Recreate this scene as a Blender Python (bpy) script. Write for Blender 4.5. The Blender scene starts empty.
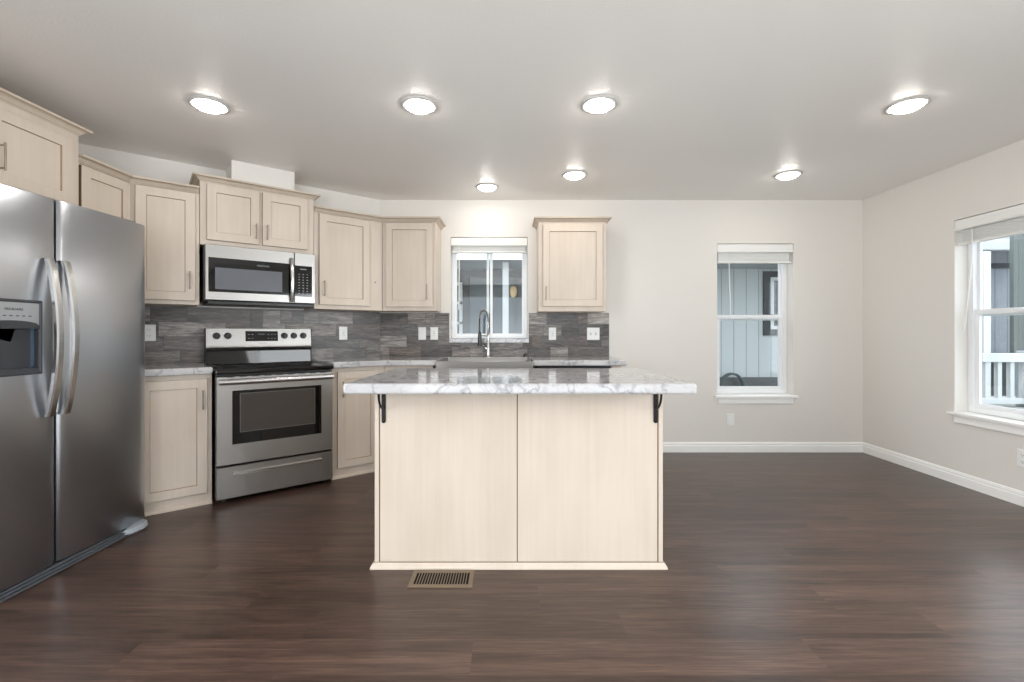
import bpy, bmesh, math, random
from mathutils import Vector, Matrix
random.seed(7)
S = bpy.context.scene
COL = S.collection
R = math.radians

# ------------------------------------------------------------------ camera
F, PX, PY, CAMH = 460.0, 510.0, 333.0, 1.14
cd = bpy.data.cameras.new('camera'); cam = bpy.data.objects.new('camera', cd); COL.objects.link(cam)
cam.location = (0, 0, CAMH); cam.rotation_euler = (R(90), 0, 0)
cd.sensor_width = 36; cd.lens = F / 1024 * 36
cd.shift_x = (512 - PX) / 1024; cd.shift_y = (PY - 341) / 1024
cd.clip_start = 0.02
S.camera = cam
# ------------------------------------------------------------------ world, sun, exposure
w = bpy.data.worlds.new('sky'); S.world = w; w.use_nodes = True
bg = w.node_tree.nodes['Background']
bg.inputs[0].default_value = (0.88, 0.945, 1.0, 1); bg.inputs[1].default_value = 2.0
sd = bpy.data.lights.new('sun', 'SUN'); sun = bpy.data.objects.new('sun', sd); COL.objects.link(sun)
sd.energy = 1.0; sd.angle = R(0.6); sd.color = (1, 0.95, 0.88)
sun.rotation_euler = Vector((-0.5, -0.22, 0.83)).to_track_quat('Z', 'Y').to_euler()
vs = S.view_settings
vs.view_transform = 'Standard'; vs.look = 'None'; vs.gamma = 1; vs.use_curve_mapping = False
vs.exposure = 0.94
LAMP = 25.0        # radiance of the ceiling lenses
# fill lamp added at the unseen rear opening, tilted up to brighten the ceiling
al = bpy.data.lights.new('rear_daylight', 'AREA'); ao = bpy.data.objects.new('rear_daylight', al); COL.objects.link(ao)
al.shape = 'RECTANGLE'; al.size = 3.7; al.size_y = 2.0; al.energy = 76; al.color = (0.93, 0.965, 1.0); al.spread = R(110)
ao.location = (-0.3, -3.15, 1.06); ao.rotation_euler = (R(90 + 52), 0, 0)
# fill lamp added at the left wall, beside the camera, to brighten the right wall
bl_ = bpy.data.lights.new('side_daylight', 'AREA'); bo = bpy.data.objects.new('side_daylight', bl_); COL.objects.link(bo)
bl_.shape = 'RECTANGLE'; bl_.size = 2.3; bl_.size_y = 1.9; bl_.energy = 36; bl_.spread = R(140); bl_.color = (0.96, 0.98, 1.0)
bo.location = (-2.90, -0.55, 1.1); bo.rotation_euler = (R(72), 0, R(-90))
# fill lamp added at the unseen right-wall window to light the left cabinets
dl = bpy.data.lights.new('window_daylight', 'AREA'); do = bpy.data.objects.new('window_daylight', dl); COL.objects.link(do)
dl.shape = 'RECTANGLE'; dl.size = 2.7; dl.size_y = 1.35; dl.energy = 33; dl.spread = R(140); dl.color = (0.95, 0.975, 1.0)
do.location = (3.36, 0.15, 1.27); do.rotation_euler = (R(70), 0, R(90))
S.cycles.use_denoising = True
S.cycles.max_bounces = 10; S.cycles.diffuse_bounces = 6; S.cycles.sample_clamp_indirect = 6

# ------------------------------------------------------------------ main dimensions
ZB = 4.407                       # back wall
XR, XL, YR = 3.382, -2.95, -3.2  # right, left, rear walls
H = 2.414
TH = R(38.5)
CX, CY = (380 - PX) / F * ZB, ZB
U = Vector((math.cos(TH), math.sin(TH))); N = Vector((math.sin(TH), -math.cos(TH)))
FRAMES = {'back': (Vector((0, ZB)), 0), 'ang': (Vector((CX, CY)), TH), 'left': (Vector((XL, 0)), R(90)), 'right': (Vector((XR, 0)), R(-90)),
          'world': (Vector((0, 0)), 0)}
def angP(s, d): return Vector((CX, CY)) + s * U + d * N
def to_local(wall, P):
    o, a = FRAMES[wall]; v = Vector(P) - o; c, s = math.cos(a), math.sin(a)
    return Vector((v.x * c + v.y * s, -v.x * s + v.y * c))

# ------------------------------------------------------------------ materials
def lin(c):
    c /= 255
    return c / 12.92 if c <= 0.04045 else ((c + 0.055) / 1.055) ** 2.4
def rgb(r, g, b): return (lin(r), lin(g), lin(b), 1)
class NM:
    def __init__(s, name, col=(0.8, 0.8, 0.8, 1), rough=0.5, metal=0.0):
        s.m = bpy.data.materials.new(name); s.m.use_nodes = True; s.nt = s.m.node_tree
        s.b = s.nt.nodes['Principled BSDF']
        s.set('Base Color', col); s.set('Roughness', rough); s.set('Metallic', metal)
    def set(s, k, v): s.b.inputs[k].default_value = v
    def n(s, t, **kw):
        q = s.nt.nodes.new(t)
        for k, v in kw.items():
            if k in q.inputs: q.inputs[k].default_value = v
            else: setattr(q, k, v)
        return q
    def l(s, a, b): s.nt.links.new(a, b)
    def coord(s, scale, loc=(0, 0, 0), kind='Object'):
        t = s.n('ShaderNodeTexCoord'); mp = s.n('ShaderNodeMapping')
        mp.inputs['Scale'].default_value = scale; mp.inputs['Location'].default_value = loc
        s.l(t.outputs[kind], mp.inputs[0]); return mp.outputs[0]
    def noise(s, vec, scale=1, detail=4, rough=0.5, dist=0):
        q = s.n('ShaderNodeTexNoise'); q.inputs['Scale'].default_value = scale; q.inputs['Detail'].default_value = detail
        q.inputs['Roughness'].default_value = rough; q.inputs['Distortion'].default_value = dist
        s.l(vec, q.inputs['Vector']); return q.outputs['Fac']
    def ramp(s, fac, stops):
        q = s.n('ShaderNodeValToRGB'); e = q.color_ramp.elements
        while len(e) < len(stops): e.new(0.5)
        for k, (p, c) in enumerate(stops): e[k].position = p; e[k].color = c
        s.l(fac, q.inputs[0]); return q.outputs[0]
    def mix(s, fac, a, b, mode='MIX'):
        q = s.n('ShaderNodeMix', data_type='RGBA', blend_type=mode)
        for v, i in ((fac, 0), (a, 6), (b, 7)):
            if isinstance(v, (int, float)): q.inputs[i].default_value = v
            elif isinstance(v, tuple): q.inputs[i].default_value = v
            else: s.l(v, q.inputs[i])
        return q.outputs[2]
    def math(s, op, a, b=0.0):
        q = s.n('ShaderNodeMath', operation=op)
        for v, i in ((a, 0), (b, 1)):
            if isinstance(v, (int, float)): q.inputs[i].default_value = v
            else: s.l(v, q.inputs[i])
        return q.outputs[0]
    def color(s, o): s.l(o, s.b.inputs['Base Color'])
    def bump(s, h, strength=0.2, dist=0.001):
        q = s.n('ShaderNodeBump'); q.inputs['Strength'].default_value = strength; q.inputs['Distance'].default_value = dist
        s.l(h, q.inputs['Height']); s.l(q.outputs[0], s.b.inputs['Normal'])
MT = {}
def plain(key, col, rough=0.5, metal=0.0):
    MT[key] = NM(key, col, rough, metal).m
def paint(key, col, scale, strength, rough=0.6):
    m = NM(key, col, rough); v = m.coord((1, 1, 1))
    m.bump(m.noise(v, scale, 3, 0.55), strength, 0.003); MT[key] = m.m
paint('wall_paint', rgb(226, 222, 216), 140, 0.12)
paint('ceiling_paint', rgb(238, 236, 232), 90, 0.45, 0.36)
plain('white_trim', rgb(247, 246, 244), 0.35)
plain('vinyl', rgb(238, 240, 242), 0.3)
plain('blind_white', rgb(236, 236, 233), 0.45)
plain('plate_white', rgb(238, 238, 236), 0.3)
plain('slot_dark', rgb(70, 70, 72), 0.5)
plain('black_plastic', rgb(18, 18, 19), 0.35)
plain('black_iron', rgb(16, 15, 14), 0.45, 0.3)
plain('black_glass', rgb(8, 8, 9), 0.04)
plain('oven_glass', rgb(70, 64, 60), 0.08)
plain('micro_glass', rgb(104, 108, 115), 0.06)  # bright reflection in the door window put into the grey colour
plain('house_glass', rgb(50, 55, 62), 0.1)
plain('dark_grey', rgb(58, 60, 64), 0.4)
plain('grey_plastic', rgb(158, 160, 162), 0.4)
plain('grille_grey', rgb(84, 88, 94), 0.4)
plain('ring_grey', rgb(196, 194, 190), 0.45)
plain('edge_glaze', rgb(112, 88, 66), 0.6)  # glaze brown darkened to paint in the shade of the gaps
plain('house_dark', rgb(30, 35, 41), 0.6)
plain('porch_white', rgb(188, 191, 193), 0.5)
plain('soffit_grey', rgb(150, 156, 160), 0.6)
plain('pale_grey', rgb(150, 157, 164), 0.45)
plain('recess_blue', rgb(104, 124, 142), 0.25, 0.8)
plain('button_grey', rgb(150, 152, 156), 0.5)
plain('glaze', rgb(160, 135, 110), 0.6)
plain('gap_dark', rgb(70, 56, 44), 0.7)
plain('nickel', rgb(150, 140, 128), 0.28, 1.0)
plain('chrome', rgb(200, 200, 200), 0.15, 1.0)
plain('gunmetal', rgb(70, 70, 70), 0.3, 1.0)
plain('vent_tan', rgb(118, 102, 83), 0.5)
plain('void', rgb(6, 5, 5), 1.0)
plain('rubber', rgb(52, 68, 72), 0.5)
plain('lamp_amber', rgb(224, 190, 140), 0.3)
plain('burner_grey', rgb(46, 46, 48), 0.25)

def cab(key, c1, c2):
    m = NM(key, c1, 0.42)
    v = m.coord((38, 38, 1.4)); g = m.noise(v, 1, 6, 0.6, 0.4)
    b = m.noise(m.coord((3, 3, 1.6)), 1, 3, 0.5)
    m.color(m.ramp(m.math('ADD', m.math('MULTIPLY', g, 0.35), m.math('MULTIPLY', b, 0.65)), [(0.38, c2), (0.62, c1)]))
    m.bump(g, 0.05, 0.001); MT[key] = m.m
cab('cabinet', rgb(212, 199, 185), rgb(202, 188, 172))
cab('cabinet_trim', rgb(206, 192, 175), rgb(196, 181, 163))

def steel(key, col, rough, axis, wave=0.0):
    m = NM(key, col, rough, 1.0)
    g = m.noise(m.coord({'x': (0.8, 3, 3), 'z': (3, 3, 0.8)}[axis]), 1, 2, 0.5)
    m.l(m.math('ADD', m.math('MULTIPLY', g, 0.06), rough - 0.03), m.b.inputs['Roughness'])
    if wave: m.bump(m.noise(m.coord((2.2, 2.2, 1.1)), 1, 2, 0.4), wave, 0.02)
    MT[key] = m.m
steel('steel', rgb(166, 164, 161), 0.35, 'x')
steel('steel_sink', rgb(148, 146, 143), 0.34, 'x')
steel('steel_fridge', rgb(190, 194, 200), 0.30, 'x', 0.03)
steel('steel_handle', rgb(198, 198, 197), 0.22, 'z')
steel('steel_dark', rgb(128, 127, 126), 0.3, 'x')

def marble():
    m = NM('marble', rgb(235, 234, 234), 0.06)
    v = m.coord((1, 1, 1)); wv = m.n('ShaderNodeTexNoise'); wv.inputs['Scale'].default_value = 4; wv.inputs['Detail'].default_value = 5
    m.l(v, wv.inputs['Vector'])
    v2 = m.mix(0.28, v, wv.outputs['Color'])
    def vein(scale, width):
        q = m.noise(v2, scale, 3, 0.5); a = m.math('ABSOLUTE', m.math('SUBTRACT', q, 0.5))
        return m.ramp(a, [(0.0, (1, 1, 1, 1)), (width, (0, 0, 0, 1))])
    cloud = m.noise(v, 6, 4, 0.5)
    c0 = m.ramp(cloud, [(0.35, rgb(188, 188, 190)), (0.6, rgb(199, 198, 198))])
    c1 = m.mix(m.math('MULTIPLY', vein(7, 0.03), 0.6), c0, rgb(118, 118, 126))
    c2 = m.mix(m.math('MULTIPLY', vein(15, 0.025), 0.5), c1, rgb(165, 163, 168))
    m.color(c2); MT['marble'] = m.m
marble()

def planks(key, stops, gscale, rough, streak=0.55, dark=0.5, bumps=0.15):
    m = NM(key, (0.2, 0.2, 0.2, 1), rough)
    at = m.n('ShaderNodeAttribute', attribute_name='tone'); t = at.outputs['Fac']
    tc = m.n('ShaderNodeTexCoord'); off = m.n('ShaderNodeCombineXYZ')
    m.l(m.math('MULTIPLY', t, 37.0), off.inputs[0]); m.l(m.math('MULTIPLY', t, 91.0), off.inputs[1]); m.l(m.math('MULTIPLY', t, 53.0), off.inputs[2])
    ad = m.n('ShaderNodeVectorMath', operation='ADD'); m.l(tc.outputs['Object'], ad.inputs[0]); m.l(off.outputs[0], ad.inputs[1])
    def mp(sc):
        q = m.n('ShaderNodeMapping'); q.inputs['Scale'].default_value = sc; m.l(ad.outputs[0], q.inputs[0]); return q.outputs[0]
    base = m.ramp(t, stops)
    g = m.noise(mp(gscale), 1, 8, 0.65, 0.9)
    g2 = m.noise(mp(tuple(x * 0.3 for x in gscale)), 1, 4, 0.55, 0.5)
    gg = m.math('ADD', m.math('MULTIPLY', g, 0.6), m.math('MULTIPLY', g2, 0.4))
    k = m.ramp(gg, [(0.38, (dark, dark, dark, 1)), (0.5, (1, 1, 1, 1)), (0.64, (1 + streak, 1 + streak, 1 + streak, 1))])
    fine = m.noise(mp((gscale[0] * 2.5, gscale[1] * 5, gscale[2] * 5)), 1, 3, 0.6, 0.3)
    kf = m.ramp(fine, [(0.36, (0.78, 0.78, 0.78, 1)), (0.5, (1, 1, 1, 1)), (0.64, (1.22, 1.22, 1.22, 1))])
    m.color(m.mix(1.0, m.mix(1.0, base, k, 'MULTIPLY'), kf, 'MULTIPLY'))
    m.bump(g, bumps, 0.001)
    return m
m = planks('floor_planks', [(0.0, rgb(69, 52, 44)), (0.5, rgb(75, 57, 49)), (1.0, rgb(81, 62, 53))], (2.2, 30, 30), 0.29, 0.6, 0.55, 0.15)
MT['floor_planks'] = m.m
m = planks('wood_tile', [(0.0, rgb(70, 66, 63)), (0.2, rgb(90, 84, 80)), (0.4, rgb(128, 122, 117)), (0.55, rgb(84, 81, 79)), (0.75, rgb(142, 136, 131)), (0.9, rgb(110, 99, 91)), (1.0, rgb(84, 76, 72))], (9, 75, 75), 0.36, 1.0, 0.3, 0.3)
MT['wood_tile'] = m.m
def siding(key, col, pitch):
    m = NM(key, col, 0.7)
    v = m.coord((1, 1, 1)); sx = m.n('ShaderNodeSeparateXYZ'); m.l(v, sx.inputs[0])
    fr = m.math('FRACT', m.math('DIVIDE', sx.outputs[0], pitch))
    gr = m.math('GREATER_THAN', m.math('ABSOLUTE', m.math('SUBTRACT', fr, 0.5)), 0.46)
    m.color(m.mix(gr, col, tuple(c * 0.6 for c in col[:3]) + (1,))); MT[key] = m.m
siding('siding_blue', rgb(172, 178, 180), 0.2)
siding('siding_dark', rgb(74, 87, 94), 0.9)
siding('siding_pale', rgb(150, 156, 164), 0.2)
siding('fence_green', rgb(88, 94, 93), 0.12)
m = NM('concrete', rgb(150, 150, 148), 0.8); m.color(m.ramp(m.noise(m.coord((2, 2, 2)), 3, 5), [(0.3, rgb(132, 132, 130)), (0.7, rgb(164, 163, 160))])); MT['concrete'] = m.m
# window glass: clear with a mirror share that follows the Fresnel law
def glass():
    m = bpy.data.materials.new('window_glass'); m.use_nodes = True; nt = m.node_tree; nt.nodes.clear()
    o = nt.nodes.new('ShaderNodeOutputMaterial'); mx = nt.nodes.new('ShaderNodeMixShader'); f = nt.nodes.new('ShaderNodeLayerWeight'); f.inputs[0].default_value = 0.5
    t = nt.nodes.new('ShaderNodeBsdfTransparent'); g = nt.nodes.new('ShaderNodeBsdfGlossy'); g.inputs['Roughness'].default_value = 0.01
    p5 = nt.nodes.new('ShaderNodeMath'); p5.operation = 'POWER'; p5.inputs[1].default_value = 5; ma = nt.nodes.new('ShaderNodeMath'); ma.operation = 'MULTIPLY_ADD'; ma.inputs[1].default_value = 0.96; ma.inputs[2].default_value = 0.04
    nt.links.new(f.outputs['Facing'], p5.inputs[0]); nt.links.new(p5.outputs[0], ma.inputs[0]); t.inputs[0].default_value = (0.93, 0.95, 0.95, 1)
    nt.links.new(ma.outputs[0], mx.inputs[0]); nt.links.new(t.outputs[0], mx.inputs[1]); nt.links.new(g.outputs[0], mx.inputs[2]); nt.links.new(mx.outputs[0], o.inputs[0])
    MT['glass'] = m
glass()
m = NM('lamp_lens', rgb(255, 252, 246), 0.4); m.set('Emission Color', (1.0, 0.945, 0.875, 1)); m.set('Emission Strength', LAMP); MT['lamp_lens'] = m.m

# ------------------------------------------------------------------ mesh builder
class MB:
    def __init__(s): s.v = []; s.f = []; s.mi = []; s.tone = []
    def add(s, vs, fs, m=0, tone=0.0):
        k = len(s.v); s.v += [tuple(p) for p in vs]
        for f in fs: s.f.append([i + k for i in f]); s.mi.append(m); s.tone.append(tone)
    def box(s, x0, x1, y0, y1, z0, z1, m=0):
        s.add([(x, y, z) for z in (z0, z1) for y in (y0, y1) for x in (x0, x1)],
              [(0, 1, 3, 2), (4, 6, 7, 5), (0, 4, 5, 1), (2, 3, 7, 6), (0, 2, 6, 4), (1, 5, 7, 3)], m)
        return s
    def prism(s, pts, z0, z1, m=0):
        n = len(pts)
        s.add([(p[0], p[1], z0) for p in pts] + [(p[0], p[1], z1) for p in pts],
              [tuple(range(n))[::-1], tuple(range(n, 2 * n))] + [(i, (i + 1) % n, n + (i + 1) % n, n + i) for i in range(n)], m)
        return s
    def loops(s, L, m=0, cap0=True, cap1=True, closed=True, ms=None):
        n = len(L[0]); k = len(s.v)
        for lp in L: s.v += [tuple(p) for p in lp]
        for a in range(len(L) - 1):
            for i in range(n if closed else n - 1):
                j = (i + 1) % n
                s.f.append([k + a * n + i, k + a * n + j, k + (a + 1) * n + j, k + (a + 1) * n + i])
                s.mi.append(ms[a] if ms else m); s.tone.append(0)
        if cap0: s.f.append([k + i for i in range(n)][::-1]); s.mi.append(ms[0] if ms else m); s.tone.append(0)
        if cap1: s.f.append([k + (len(L) - 1) * n + i for i in range(n)]); s.mi.append(ms[-1] if ms else m); s.tone.append(0)
        return s
    def steps(s, x0, x1, z0, z1, prof, ms):
        """a panel facing -y: rectangles (inset, y), each joined to the next"""
        L = [[(x0 + i, y, z0 + i), (x1 - i, y, z0 + i), (x1 - i, y, z1 - i), (x0 + i, y, z1 - i)] for i, y in prof]
        return s.loops(L, ms=ms + [ms[-1]] if len(ms) < len(prof) else ms)
    def tube(s, P, r, n=10, m=0, ry=None, up=None):
        P = [Vector(p) for p in P]; rs = r if isinstance(r, (list, tuple)) else [r] * len(P); L = []
        ref = Vector(up) if up else None; prev = None
        for i, p in enumerate(P):
            t = (P[min(i + 1, len(P) - 1)] - P[max(i - 1, 0)]).normalized()
            if prev is None:
                a = ref if ref else (Vector((0, 0, 1)) if abs(t.z) < 0.9 else Vector((1, 0, 0)))
            else: a = ref if ref else prev
            u = (a - t * a.dot(t)).normalized(); v = t.cross(u); prev = u
            q = (ry or 1.0)
            L.append([p + u * rs[i] * math.cos(2 * math.pi * k / n) + v * rs[i] * q * math.sin(2 * math.pi * k / n) for k in range(n)])
        return s.loops(L, m)
    def cyl(s, p0, p1, r0, r1=None, n=24, m=0):
        return s.tube([p0, p1], [r0, r0 if r1 is None else r1], n, m)
    def lathe(s, prof, n=40, m=0, cx=0, cy=0, ms=None, cap0=True, cap1=True):
        L = [[(cx + r * math.cos(2 * math.pi * k / n), cy + r * math.sin(2 * math.pi * k / n), z) for k in range(n)] for r, z in prof]
        return s.loops(L, m, cap0, cap1, ms=ms)
    def sweep(s, path, prof, m=0, em=None):
        """profile (out, z) along a plan path; out is to the right of the walking direction"""
        P = [Vector(p) for p in path]; L = []
        for i, p in enumerate(P):
            ds = []
            if i > 0: ds.append((P[i] - P[i - 1]).normalized())
            if i < len(P) - 1: ds.append((P[i + 1] - P[i]).normalized())
            ns = [Vector((d.y, -d.x)) for d in ds]
            if len(ns) == 1: q = ns[0]
            else:
                b = (ns[0] + ns[1]).normalized(); q = b / max(0.2, b.dot(ns[0]))
            L.append([(p.x + q.x * o, p.y + q.y * o, z) for o, z in prof])
        f0 = len(s.f); s.loops(L, m)
        if em:
            for a in range(len(L) - 1):
                for i in range(len(prof)): s.mi[f0 + a * len(prof) + i] = em[i]
        return s
    def build(s, name, mats, parent=None, bevel=0, smooth=False, seg=2, tone=False):
        me = bpy.data.meshes.new(name); me.from_pydata(s.v, [], s.f)
        ms = mats if isinstance(mats, (list, tuple)) else [mats]
        for q in ms: me.materials.append(MT[q])
        for p, i in zip(me.polygons, s.mi): p.material_index = i
        if tone:
            a = me.attributes.new('tone', 'FLOAT', 'FACE')
            for i, t in enumerate(s.tone): a.data[i].value = t
        bm = bmesh.new(); bm.from_mesh(me); bmesh.ops.recalc_face_normals(bm, faces=bm.faces); bm.to_mesh(me); bm.free()
        if smooth:
            for p in me.polygons: p.use_smooth = True
            me.set_sharp_from_angle(angle=R(38))
        me.update()
        o = bpy.data.objects.new(name, me); COL.objects.link(o)
        if parent: o.parent = parent
        if bevel:
            b = o.modifiers.new('edge', 'BEVEL'); b.width = bevel; b.segments = seg; b.limit_method = 'ANGLE'; b.angle_limit = R(40)
            b.harden_normals = False
        return o
def place(o, wall, s, d, z):
    q, a = FRAMES[wall]; c, sn = math.cos(a), math.sin(a)
    o.location = (q.x + s * c + d * sn, q.y + s * sn - d * c, z); o.rotation_euler = (0, 0, a)
def tag(o, label=None, cat=None, group=None, kind=None):
    if label: o['label'] = label
    if cat: o['category'] = cat
    if group: o['group'] = group
    if kind: o['kind'] = kind
    return o
def thing(name, label, cat, wall='world', s=0, d=0, z=0, group=None, kind=None):
    o = bpy.data.objects.new(name, None); COL.objects.link(o); o.empty_display_size = 0.1
    place(o, wall, s, d, z); return tag(o, label, cat, group, kind)
def lettering(text, size, parent, loc, mat, rot=(R(90), 0, 0), name='lettering'):
    c = bpy.data.curves.new(name, 'FONT'); c.body = text; c.size = size; c.align_x = 'CENTER'; c.align_y = 'CENTER'; c.extrude = 0.0004
    f = bpy.data.objects.new('lettering_outline', c); COL.objects.link(f); bpy.context.view_layer.update()
    me = bpy.data.meshes.new_from_object(f.evaluated_get(bpy.context.evaluated_depsgraph_get()))
    bpy.data.objects.remove(f); me.name = name; me.materials.clear(); me.materials.append(MT[mat])
    o = bpy.data.objects.new(name, me); COL.objects.link(o); o.parent = parent; o.location = loc; o.rotation_euler = rot
    return o

# ------------------------------------------------------------------ room shell
def wall_mesh(x0, x1, z0, z1, holes, T, name, wall, mat='wall_paint'):
    """sheet of thickness T whose room side is local y=0"""
    xs = sorted({x0, x1} | {h[0] for h in holes} | {h[1] for h in holes}); zs = sorted({z0, z1} | {h[2] for h in holes} | {h[3] for h in holes})
    def solid(i, j):
        if not (0 <= i < len(xs) - 1 and 0 <= j < len(zs) - 1): return False
        cx, cz = (xs[i] + xs[i + 1]) / 2, (zs[j] + zs[j + 1]) / 2
        return not any(h[0] < cx < h[1] and h[2] < cz < h[3] for h in holes)
    b = MB()
    for i in range(len(xs) - 1):
        for j in range(len(zs) - 1):
            if not solid(i, j): continue
            a, c, e, g = xs[i], xs[i + 1], zs[j], zs[j + 1]
            b.add([(a, 0, e), (c, 0, e), (c, 0, g), (a, 0, g)], [(0, 1, 2, 3)]); b.add([(a, T, e), (a, T, g), (c, T, g), (c, T, e)], [(0, 1, 2, 3)])
            if not solid(i - 1, j): b.add([(a, 0, e), (a, 0, g), (a, T, g), (a, T, e)], [(0, 1, 2, 3)])
            if not solid(i + 1, j): b.add([(c, 0, e), (c, T, e), (c, T, g), (c, 0, g)], [(0, 1, 2, 3)])
            if not solid(i, j - 1): b.add([(a, 0, e), (a, T, e), (c, T, e), (c, 0, e)], [(0, 1, 2, 3)])
            if not solid(i, j + 1): b.add([(a, 0, g), (c, 0, g), (c, T, g), (a, T, g)], [(0, 1, 2, 3)])
    o = bpy.data.objects.new(name, None)
    bmx = b
    me = bpy.data.meshes.new(name); me.from_pydata(b.v, [], b.f); me.materials.append(MT[mat])
    bm = bmesh.new(); bm.from_mesh(me); bmesh.ops.remove_doubles(bm, verts=bm.verts, dist=1e-5); bmesh.ops.recalc_face_normals(bm, faces=bm.faces); bm.to_mesh(me); bm.free()
    o = bpy.data.objects.new(name, me); COL.objects.link(o); place(o, wall, 0, 0, 0); o['kind'] = 'structure'
    return o
WT = 0.16
W1 = (-0.570, 0.168, 1.084, 2.060)
W2 = (1.983, 2.715, 0.540, 1.997)
W3 = (-3.499, -2.767, 0.540, 1.997)     # on the right wall local x is -Y
W4 = (-1.55, 1.25, 0.540, 1.997)
corner_left = (XL - CX) / U.x                 # where the angled wall meets the left wall
wall_mesh(CX, XR + WT, 0, H, [W1, W2], WT, 'wall_back', 'back')
wall_mesh(corner_left, 0, 0, H, [], WT, 'wall_angled', 'ang')
wall_mesh(YR, angP(corner_left, 0).y, 0, H, [(-1.75, 0.65, 0.12, 2.08)], WT, 'wall_left', 'left')  # unseen opening, added for light on the right wall
wall_mesh(-ZB, -YR, 0, H, [W3, W4], WT, 'wall_right', 'right')
# unseen rear wall; its wide opening is added to let light in
rw = wall_mesh(-XR, -XL, 0, H, [(-2.2, 1.6, 0.02, 2.1)], WT, 'wall_rear', 'world'); rw.location = (0, YR, 0); rw.rotation_euler = (0, 0, R(180))

b = MB()
pw, pl = 0.182, 1.22
y = YR; row = 0
while y < ZB:
    x = XL - random.uniform(0, pl)
    while x < XR:
        a, c = max(x, XL), min(x + pl, XR); e = min(y + pw, ZB)
        if c > a: b.add([(a, y, 0), (c, y, 0), (c, e, 0), (a, e, 0)], [(0, 1, 2, 3)], 0, random.random())
        x += pl
    y += pw
fl = b.build('floor', 'floor_planks', tone=True); fl['kind'] = 'structure'
c = MB().box(XL - WT, XR + WT, YR - WT, ZB + WT, H, H + 0.05).build('ceiling', 'ceiling_paint'); c['kind'] = 'structure'
c = MB().box(XL - 0.5, XR + 0.45, YR - 0.5, ZB + 0.55, H + 0.12, H + 0.3).build('roof', 'white_trim'); c['kind'] = 'structure'  # unseen slab with eaves, added to keep the sun out of the room
BP = [(0.0, 0.0), (0.015, 0.0), (0.015, 0.062), (0.010, 0.068), (0.010, 0.074), (0.012, 0.078), (0.006, 0.094), (0.0, 0.096)]
o = MB().sweep([(0.955, ZB), (XR, ZB)], BP).build('baseboard_back', 'white_trim'); o['kind'] = 'structure'
o = MB().sweep([(XR, ZB), (XR, YR)], BP).build('baseboard_right', 'white_trim'); o['kind'] = 'structure'
# boxed duct above the range cupboard
o = MB().box(-0.2155, 0.2155, -0.30, 0, 0, H - 2.258).build('wall_duct', 'wall_paint'); place(o, 'ang', -1.0495, 0, 2.258); o['kind'] = 'structure'

# ------------------------------------------------------------------ windows
def win_frame(b, x0, x1, z0, z1, y0, y1, t, m=0):
    b.box(x0, x1, y0, y1, z0, z0 + t, m); b.box(x0, x1, y0, y1, z1 - t, z1, m)
    b.box(x0, x0 + t, y0, y1, z0 + t, z1 - t, m); b.box(x1 - t, x1, y0, y1, z0 + t, z1 - t, m)
def pane(x0, x1, z0, z1, y, par):
    return MB().box(x0, x1, y, y + 0.004, z0, z1).build('pane', 'glass', par)
def window(idx, wall, W, kind, sill):
    x0, x1, z0, z1 = W; cx = (x0 + x1) / 2; hw = (x1 - x0) / 2; hh = z1 - z0
    t = thing('window_%d' % idx, None, None, wall, cx, 0, z0, kind='structure')
    i = 0.026 if kind == 'slider' else 0.040
    f = MB(); win_frame(f, -hw + 0.001, hw - 0.001, 0.004, hh - 0.001, 0.100, 0.155, i); f.build('window_frame', 'vinyl', t, 0.003)
    if kind == 'slider':
        s1 = MB(); win_frame(s1, -hw + i, 0.030, i, hh - i, 0.108, 0.128, 0.024); a = s1.build('sash', 'vinyl', t, 0.002); pane(-hw + i + 0.024, 0.006, i + 0.024, hh - i - 0.024, 0.117, a)
        s2 = MB(); win_frame(s2, -0.030, hw - i, i, hh - i, 0.130, 0.150, 0.024); a = s2.build('sash', 'vinyl', t, 0.002); pane(-0.006, hw - i - 0.024, i + 0.024, hh - i - 0.024, 0.139, a)
    else:
        mid = hh * 0.515
        s1 = MB(); win_frame(s1, -hw + i, hw - i, i, mid + 0.026, 0.110, 0.130, 0.036); a = s1.build('sash', 'vinyl', t, 0.003); pane(-hw + i + 0.036, hw - i - 0.036, i + 0.036, mid - 0.010, 0.119, a)
        MB().box(-0.02, 0.02, 0.098, 0.110, mid - 0.002, mid + 0.014).build('sash_lock', 'vinyl', a, 0.003)
        s2 = MB(); win_frame(s2, -hw + i, hw - i, mid - 0.026, hh - i, 0.132, 0.152, 0.022); a = s2.build('sash', 'vinyl', t, 0.003); pane(-hw + i + 0.022, hw - i - 0.022, mid, hh - i - 0.022, 0.141, a)
    if sill == 'marble':
        MB().box(-hw - 0.012, hw + 0.012, -0.02, 0.10, -0.036, 0.003).build('sill', 'marble', t, 0.003)
    elif sill == 'wood':
        MB().box(-hw - 0.028, hw + 0.028, -0.040, 0.102, -0.018, 0.003).build('sill', 'white_trim', t, 0.004)
        MB().prism([(-hw - 0.012, 0), (-hw + 0.012, -0.018), (hw - 0.012, -0.018), (hw + 0.012, 0)], -0.075, -0.018).build('apron', 'white_trim', t, 0.003)
        MB().box(-hw + 0.016, hw - 0.016, -0.024, 0, -0.030, -0.018).build('apron_bead', 'white_trim', t, 0.003)
    return t
window(1, 'back', W1, 'slider', 'marble')
window(2, 'back', W2, 'hung', 'wood')
window(3, 'right', W3, 'hung', 'wood')
window(4, 'right', W4, 'hung', 'wood')  # unseen window, added and widened to let light in from the right

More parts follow.
